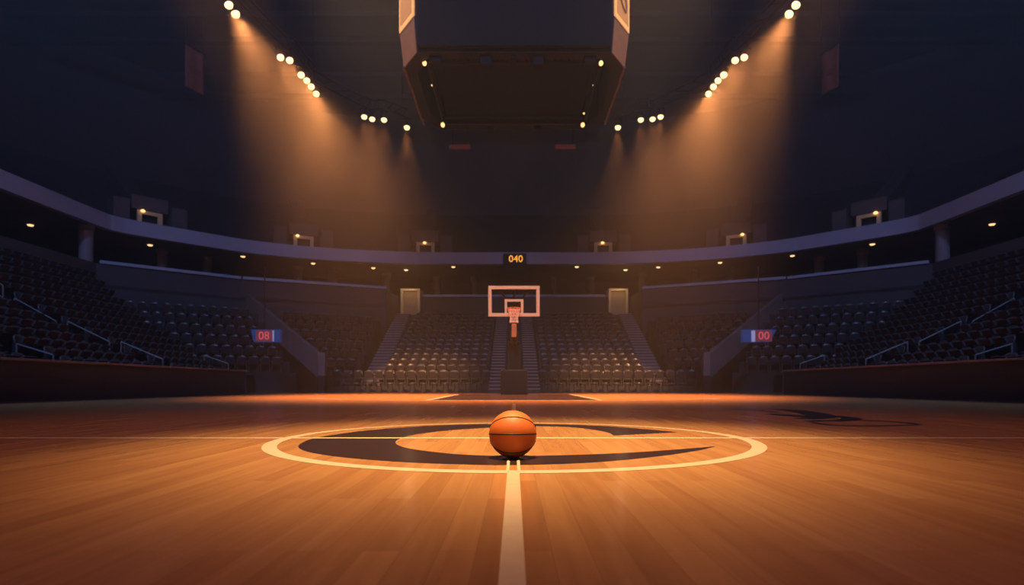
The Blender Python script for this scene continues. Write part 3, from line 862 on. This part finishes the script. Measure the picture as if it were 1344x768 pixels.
# small lit fixtures: a hooded can with a glowing lens
def can(px, py, Y, r, tilt, name='fixture'):
    P = at(px, py, Y); P = Vector(LP(P.x, P.y, P.z))
    R = Matrix.Translation(P) @ Matrix.Rotation(tilt, 4, 'Y') @ Matrix.Rotation(math.radians(-55), 4, 'X')
    h_ = MB().lathe([(r*.5, r*3.4), (r*1.15, r*2.6), (r*1.2, -.1*r), (r*1.02, -.1*r), (r*1.0, r*.25)], 14, R).build('fixture', M['black'], SB, smooth=False)
    l_ = MB().lathe([(r*.97, r*.2), (r*.8, -.15*r), (r*.35, -.45*r), (.02*r, -.5*r)], 14, R).build('fixture_lens', M['rim_light'], h_, smooth=True)
for px, py, Y, r in ((557, 83, 19.4, .085), (581, 164, 23.5, .095), (567, 112, 21.1, .035), (579.5, 149, 23.3, .04)):
    can(px, py, Y, r, math.radians(35)); can(1346-px, py, Y, r, math.radians(-35))
# suspension
for sx in (-1, 1):
    for y in (Yn+1.5, Yf-1.5):
        MB().tube([LP(sx*2.4, y, ZTOP-.05), LP(sx*2.4, y, 23.5)], .05, 6).build('cable', M['black'], SB)

# dull red boards behind the scoreboard
for px, nm in ((603.5, 'left'), (742, 'right')):
    Y = 31
    t = empty('hanging_board', at(px, 193, Y))
    tag(t, f'narrow dull red board hung high behind the scoreboard, {nm} one', 'sign')
    MB().box(-.55, .55, -.05, .05, -.12, .12).build('board', M['dull_red'], t, bevel=.01)
    z_ = 23.5 - at(px, 193, Y).z
    for q_ in (-.4, .4): MB().tube([(q_, 0, .1), (q_, 0, z_)], .015, 5).build('cable', M['black'], t)

# long hanging banners
for sx in (-1, 1):
    Y = 26.5; sk = Y/FPX
    px = 672.5 + sx*417
    t = empty('hanging_banner', at(px, 92, Y), sx*-math.radians(68))
    tag(t, f'tall dim orange banner hanging over the {SIDE[sx]} stand', 'banner')
    hgt = 27*sk; wd = .46
    nx_, nz_ = 8, 16; vs_ = []; fs = []
    for j in range(nz_+1):
        for i in range(nx_+1):
            a = -1+2*i/nx_; z = -hgt+2*hgt*j/nz_
            vs_.append((a*wd, .03*math.sin(a*5+z*.7), z))
    for j in range(nz_):
        for i in range(nx_):
            p = j*(nx_+1)+i; fs.append((p, p+1, p+nx_+2, p+nx_+1))
    o = MB().add(vs_, fs).build('cloth', M['banner'], t, smooth=True)
    so = o.modifiers.new('solid', 'SOLIDIFY'); so.thickness = .012
    MB().tube([(-wd-.08, 0, hgt+.03), (wd+.08, 0, hgt+.03)], .035, 8).build('pole', M['black'], t)
    zz = 23.5-at(px, 92, Y).z
    for q_ in (-wd, wd): MB().tube([(q_, 0, hgt), (q_, 0, zz)], .012, 5).build('cable', M['black'], t)
    MB().box(-wd*.6, wd*.6, -.06, -.045, -hgt*.25, hgt*.05).build('emblem', M['banner_trim'], t)

# ------------------------------------------------------------------ spotlights on their trusses
LAMPS = [(300,6,.20,'A'),(309,18,.20,'A'),(368,75,.195,'B'),(380,79,.195,'B'),(395,98,.20,'C'),(402.5,105.5,.19,'C'),(408.5,113.5,.19,'C'),(415,123,.19,'C'),(478,153,.20,'D'),(488.5,156,.20,'D'),(504,157,.20,'D'),(534,167,.21,'E')]
ZLAMP = 14.4
AIM = {'A': (560, 521), 'B': (530, 521), 'C': (515, 520), 'D': (505, 516.5), 'E': (538, 516)}
PW = {'A': 12500, 'B': 7000, 'C': 6200, 'D': 3400, 'E': 3400}
proto_l = None
truss_pts = {-1: [], 1: []}
for sx in (-1, 1):
    for j, (px, py, r, g) in enumerate(LAMPS):
        Y = (ZLAMP-H)*FPX/(CY-py)
        qx = px if sx < 0 else 1345 - px
        P = at(qx, py, Y)
        truss_pts[sx].append(P.copy())
        ax, ay = AIM[g]
        T = onfloor(ax if sx < 0 else 1345-ax, ay)
        dirv = (T-P).normalized()
        if proto_l is None:
            o = proto_l = empty('spotlight')
            # beam along -Z locally, lens at the origin
            MB().lathe([(.08, .62), (.15, .58), (.19, .42), (.215, .05), (.225, -.03), (.205, -.03), (.20, .03)], 20).build('housing', M['black'], o)
            MB().lathe([(.205, .02), (.20, -.04), (.175, -.10), (.125, -.15), (.06, -.18), (.01, -.185)], 20).build('lens', M['lens'], o, smooth=True)
            MB().box(-.235, -.215, -.03, .03, .18, .75).box(.215, .235, -.03, .03, .18, .75).box(-.235, .235, -.03, .03, .72, .75).build('yoke', M['black'], o)
        else: o = copy_tree(proto_l)
        o.location = P; o.rotation_mode = 'QUATERNION'; o.rotation_quaternion = dirv.to_track_quat('-Z', 'Y')
        s_ = r/.205*.78; o.scale = (s_, s_, s_)
        tag(o, f'glowing spotlight in the {SIDE[sx]} ceiling arc, {ORD[j]} counted from the nearest', 'spotlight', 'ceiling arc spotlights')
        li = bpy.data.lights.new('spot', 'SPOT'); li.energy = PW[g]; li.color = (1, .345, .10)
        li.spot_size = math.radians(36 if g in 'DE' else 43); li.spot_blend = 1; li.shadow_soft_size = .12
        lo = bpy.data.objects.new('spot_beam', li); COL.objects.link(lo)
        lo.location = P + dirv*.18; lo.rotation_mode = 'QUATERNION'; lo.rotation_quaternion = dirv.to_track_quat('-Z', 'Y')
for sx in (-1, 1):
    pts = truss_pts[sx]
    t = empty('lighting_truss', (pts[0].x, pts[0].y, ZLAMP))
    tag(t, f'dark curved pipe truss carrying the {SIDE[sx]} arc of spotlights', 'truss')
    c = [(p - Vector((pts[0].x, pts[0].y, ZLAMP))) + Vector((0, .45, .72)) for p in pts]
    c = spline(c, 3)
    MB().tube(c, .05, 6).build('lower_pipe', M['black'], t); MB().tube([p+Vector((0, 0, .5)) for p in c], .05, 6).build('upper_pipe', M['black'], t)
    m_ = MB()
    for i in range(0, len(c)-1, 1):
        m_.tube([c[i], c[i+1]+Vector((0, 0, .5))], .02, 5)
    m_.build('bracing', M['black'], t)
    for i in (1, len(c)//2, len(c)-2): MB().tube([c[i]+Vector((0, 0, .5)), Vector((c[i].x, c[i].y, 23.48-ZLAMP))], .02, 5).build('cable', M['black'], t)

# ------------------------------------------------------------------ unseen spots: court lamps and added fill
def spot(loc, target, energy, col, size, blend=1, soft=.3):
    li = bpy.data.lights.new('unseen_spot', 'SPOT'); li.energy = energy; li.color = col
    li.spot_size = math.radians(size); li.spot_blend = blend; li.shadow_soft_size = soft
    o = bpy.data.objects.new('unseen_spot', li); COL.objects.link(o); o.location = loc
    d = (Vector(target)-Vector(loc)).normalized(); o.rotation_mode = 'QUATERNION'; o.rotation_quaternion = d.to_track_quat('-Z', 'Y')
    return o
# warm lamps above the middle of the court and above the far key
spot((0, 3.4, 13), (0, 4.0, 0), 20500, (1, .62, .28), 25, 1, .5)
spot((0, 2.6, 13), (0, 5.6, 0), 2400, (1, .40, .33), 60, 1, .5)  # broad reddish fill added to lift the outer floor
for sx in (-1, 1): spot((sx*8, 5, 14.4), (sx*5.2, 29.6, .6), 70000, (1, .44, .13), 15, 1, .3)  # unseen near-end spots added to warm the front row seats
spot((0, 6, 14.4), (0, 20.8, 3.3), 6500, (1, .56, .22), 12, 1, .3)  # unseen spot added to warm the hoop from the front
for sx in (-1, 1): spot((sx*8.5, 20, 21.5), (sx*-1.2, 18.2, 0), 13000, (1, .62, .34), 34, 1, .4)
# cool ambient fill added out of view, lifting the dark stands and haze
for x in (-12, 0, 12):
    spot((x, -1.0, 21), (x*1.1, 34, 7), 4900, (.33, .42, 1), 110, 1, .8)
for sx in (-1, 1): spot((sx*13, 3, 20), (sx*15, 20, 2), 6500, (.24, .47, 1), 84, 1, .8)

# ------------------------------------------------------------------ hazy air
wd = bpy.data.worlds.new('arena_air'); SC.world = wd; wd.use_nodes = True
nt = wd.node_tree
nt.nodes['Background'].inputs['Color'].default_value = (.006, .008, .014, 1)
nt.nodes['Background'].inputs['Strength'].default_value = 1
vol = nt.nodes.new('ShaderNodeVolumeScatter')
vol.inputs['Color'].default_value = (1, 1, 1, 1)
geo = nt.nodes.new('ShaderNodeNewGeometry'); sep = nt.nodes.new('ShaderNodeSeparateXYZ')
nt.links.new(geo.outputs['Position'], sep.inputs[0])
rng = nt.nodes.new('ShaderNodeMapRange'); rng.interpolation_type = 'SMOOTHSTEP'
rng.inputs['From Min'].default_value = 4; rng.inputs['From Max'].default_value = 16
rng.inputs['To Min'].default_value = .0017; rng.inputs['To Max'].default_value = .0085
nt.links.new(sep.outputs['Z'], rng.inputs['Value'])      # haze made denser high up so the beams fade lower down
nt.links.new(rng.outputs['Result'], vol.inputs['Density'])
wd.cycles.volume_sampling = 'MULTIPLE_IMPORTANCE'
wd.cycles.volume_step_size = 2.5
vol.inputs['Anisotropy'].default_value = .15
nt.links.new(vol.outputs['Volume'], nt.nodes['World Output'].inputs['Volume'])

cy = SC.cycles
cy.use_denoising = True; cy.volume_step_rate = 1; cy.volume_max_steps = 64
cy.max_bounces = 6; cy.diffuse_bounces = 2; cy.glossy_bounces = 3; cy.transmission_bounces = 6; cy.volume_bounces = 0; cy.transparent_max_bounces = 8
cy.sample_clamp_indirect = 4
cy.sample_clamp_direct = 0
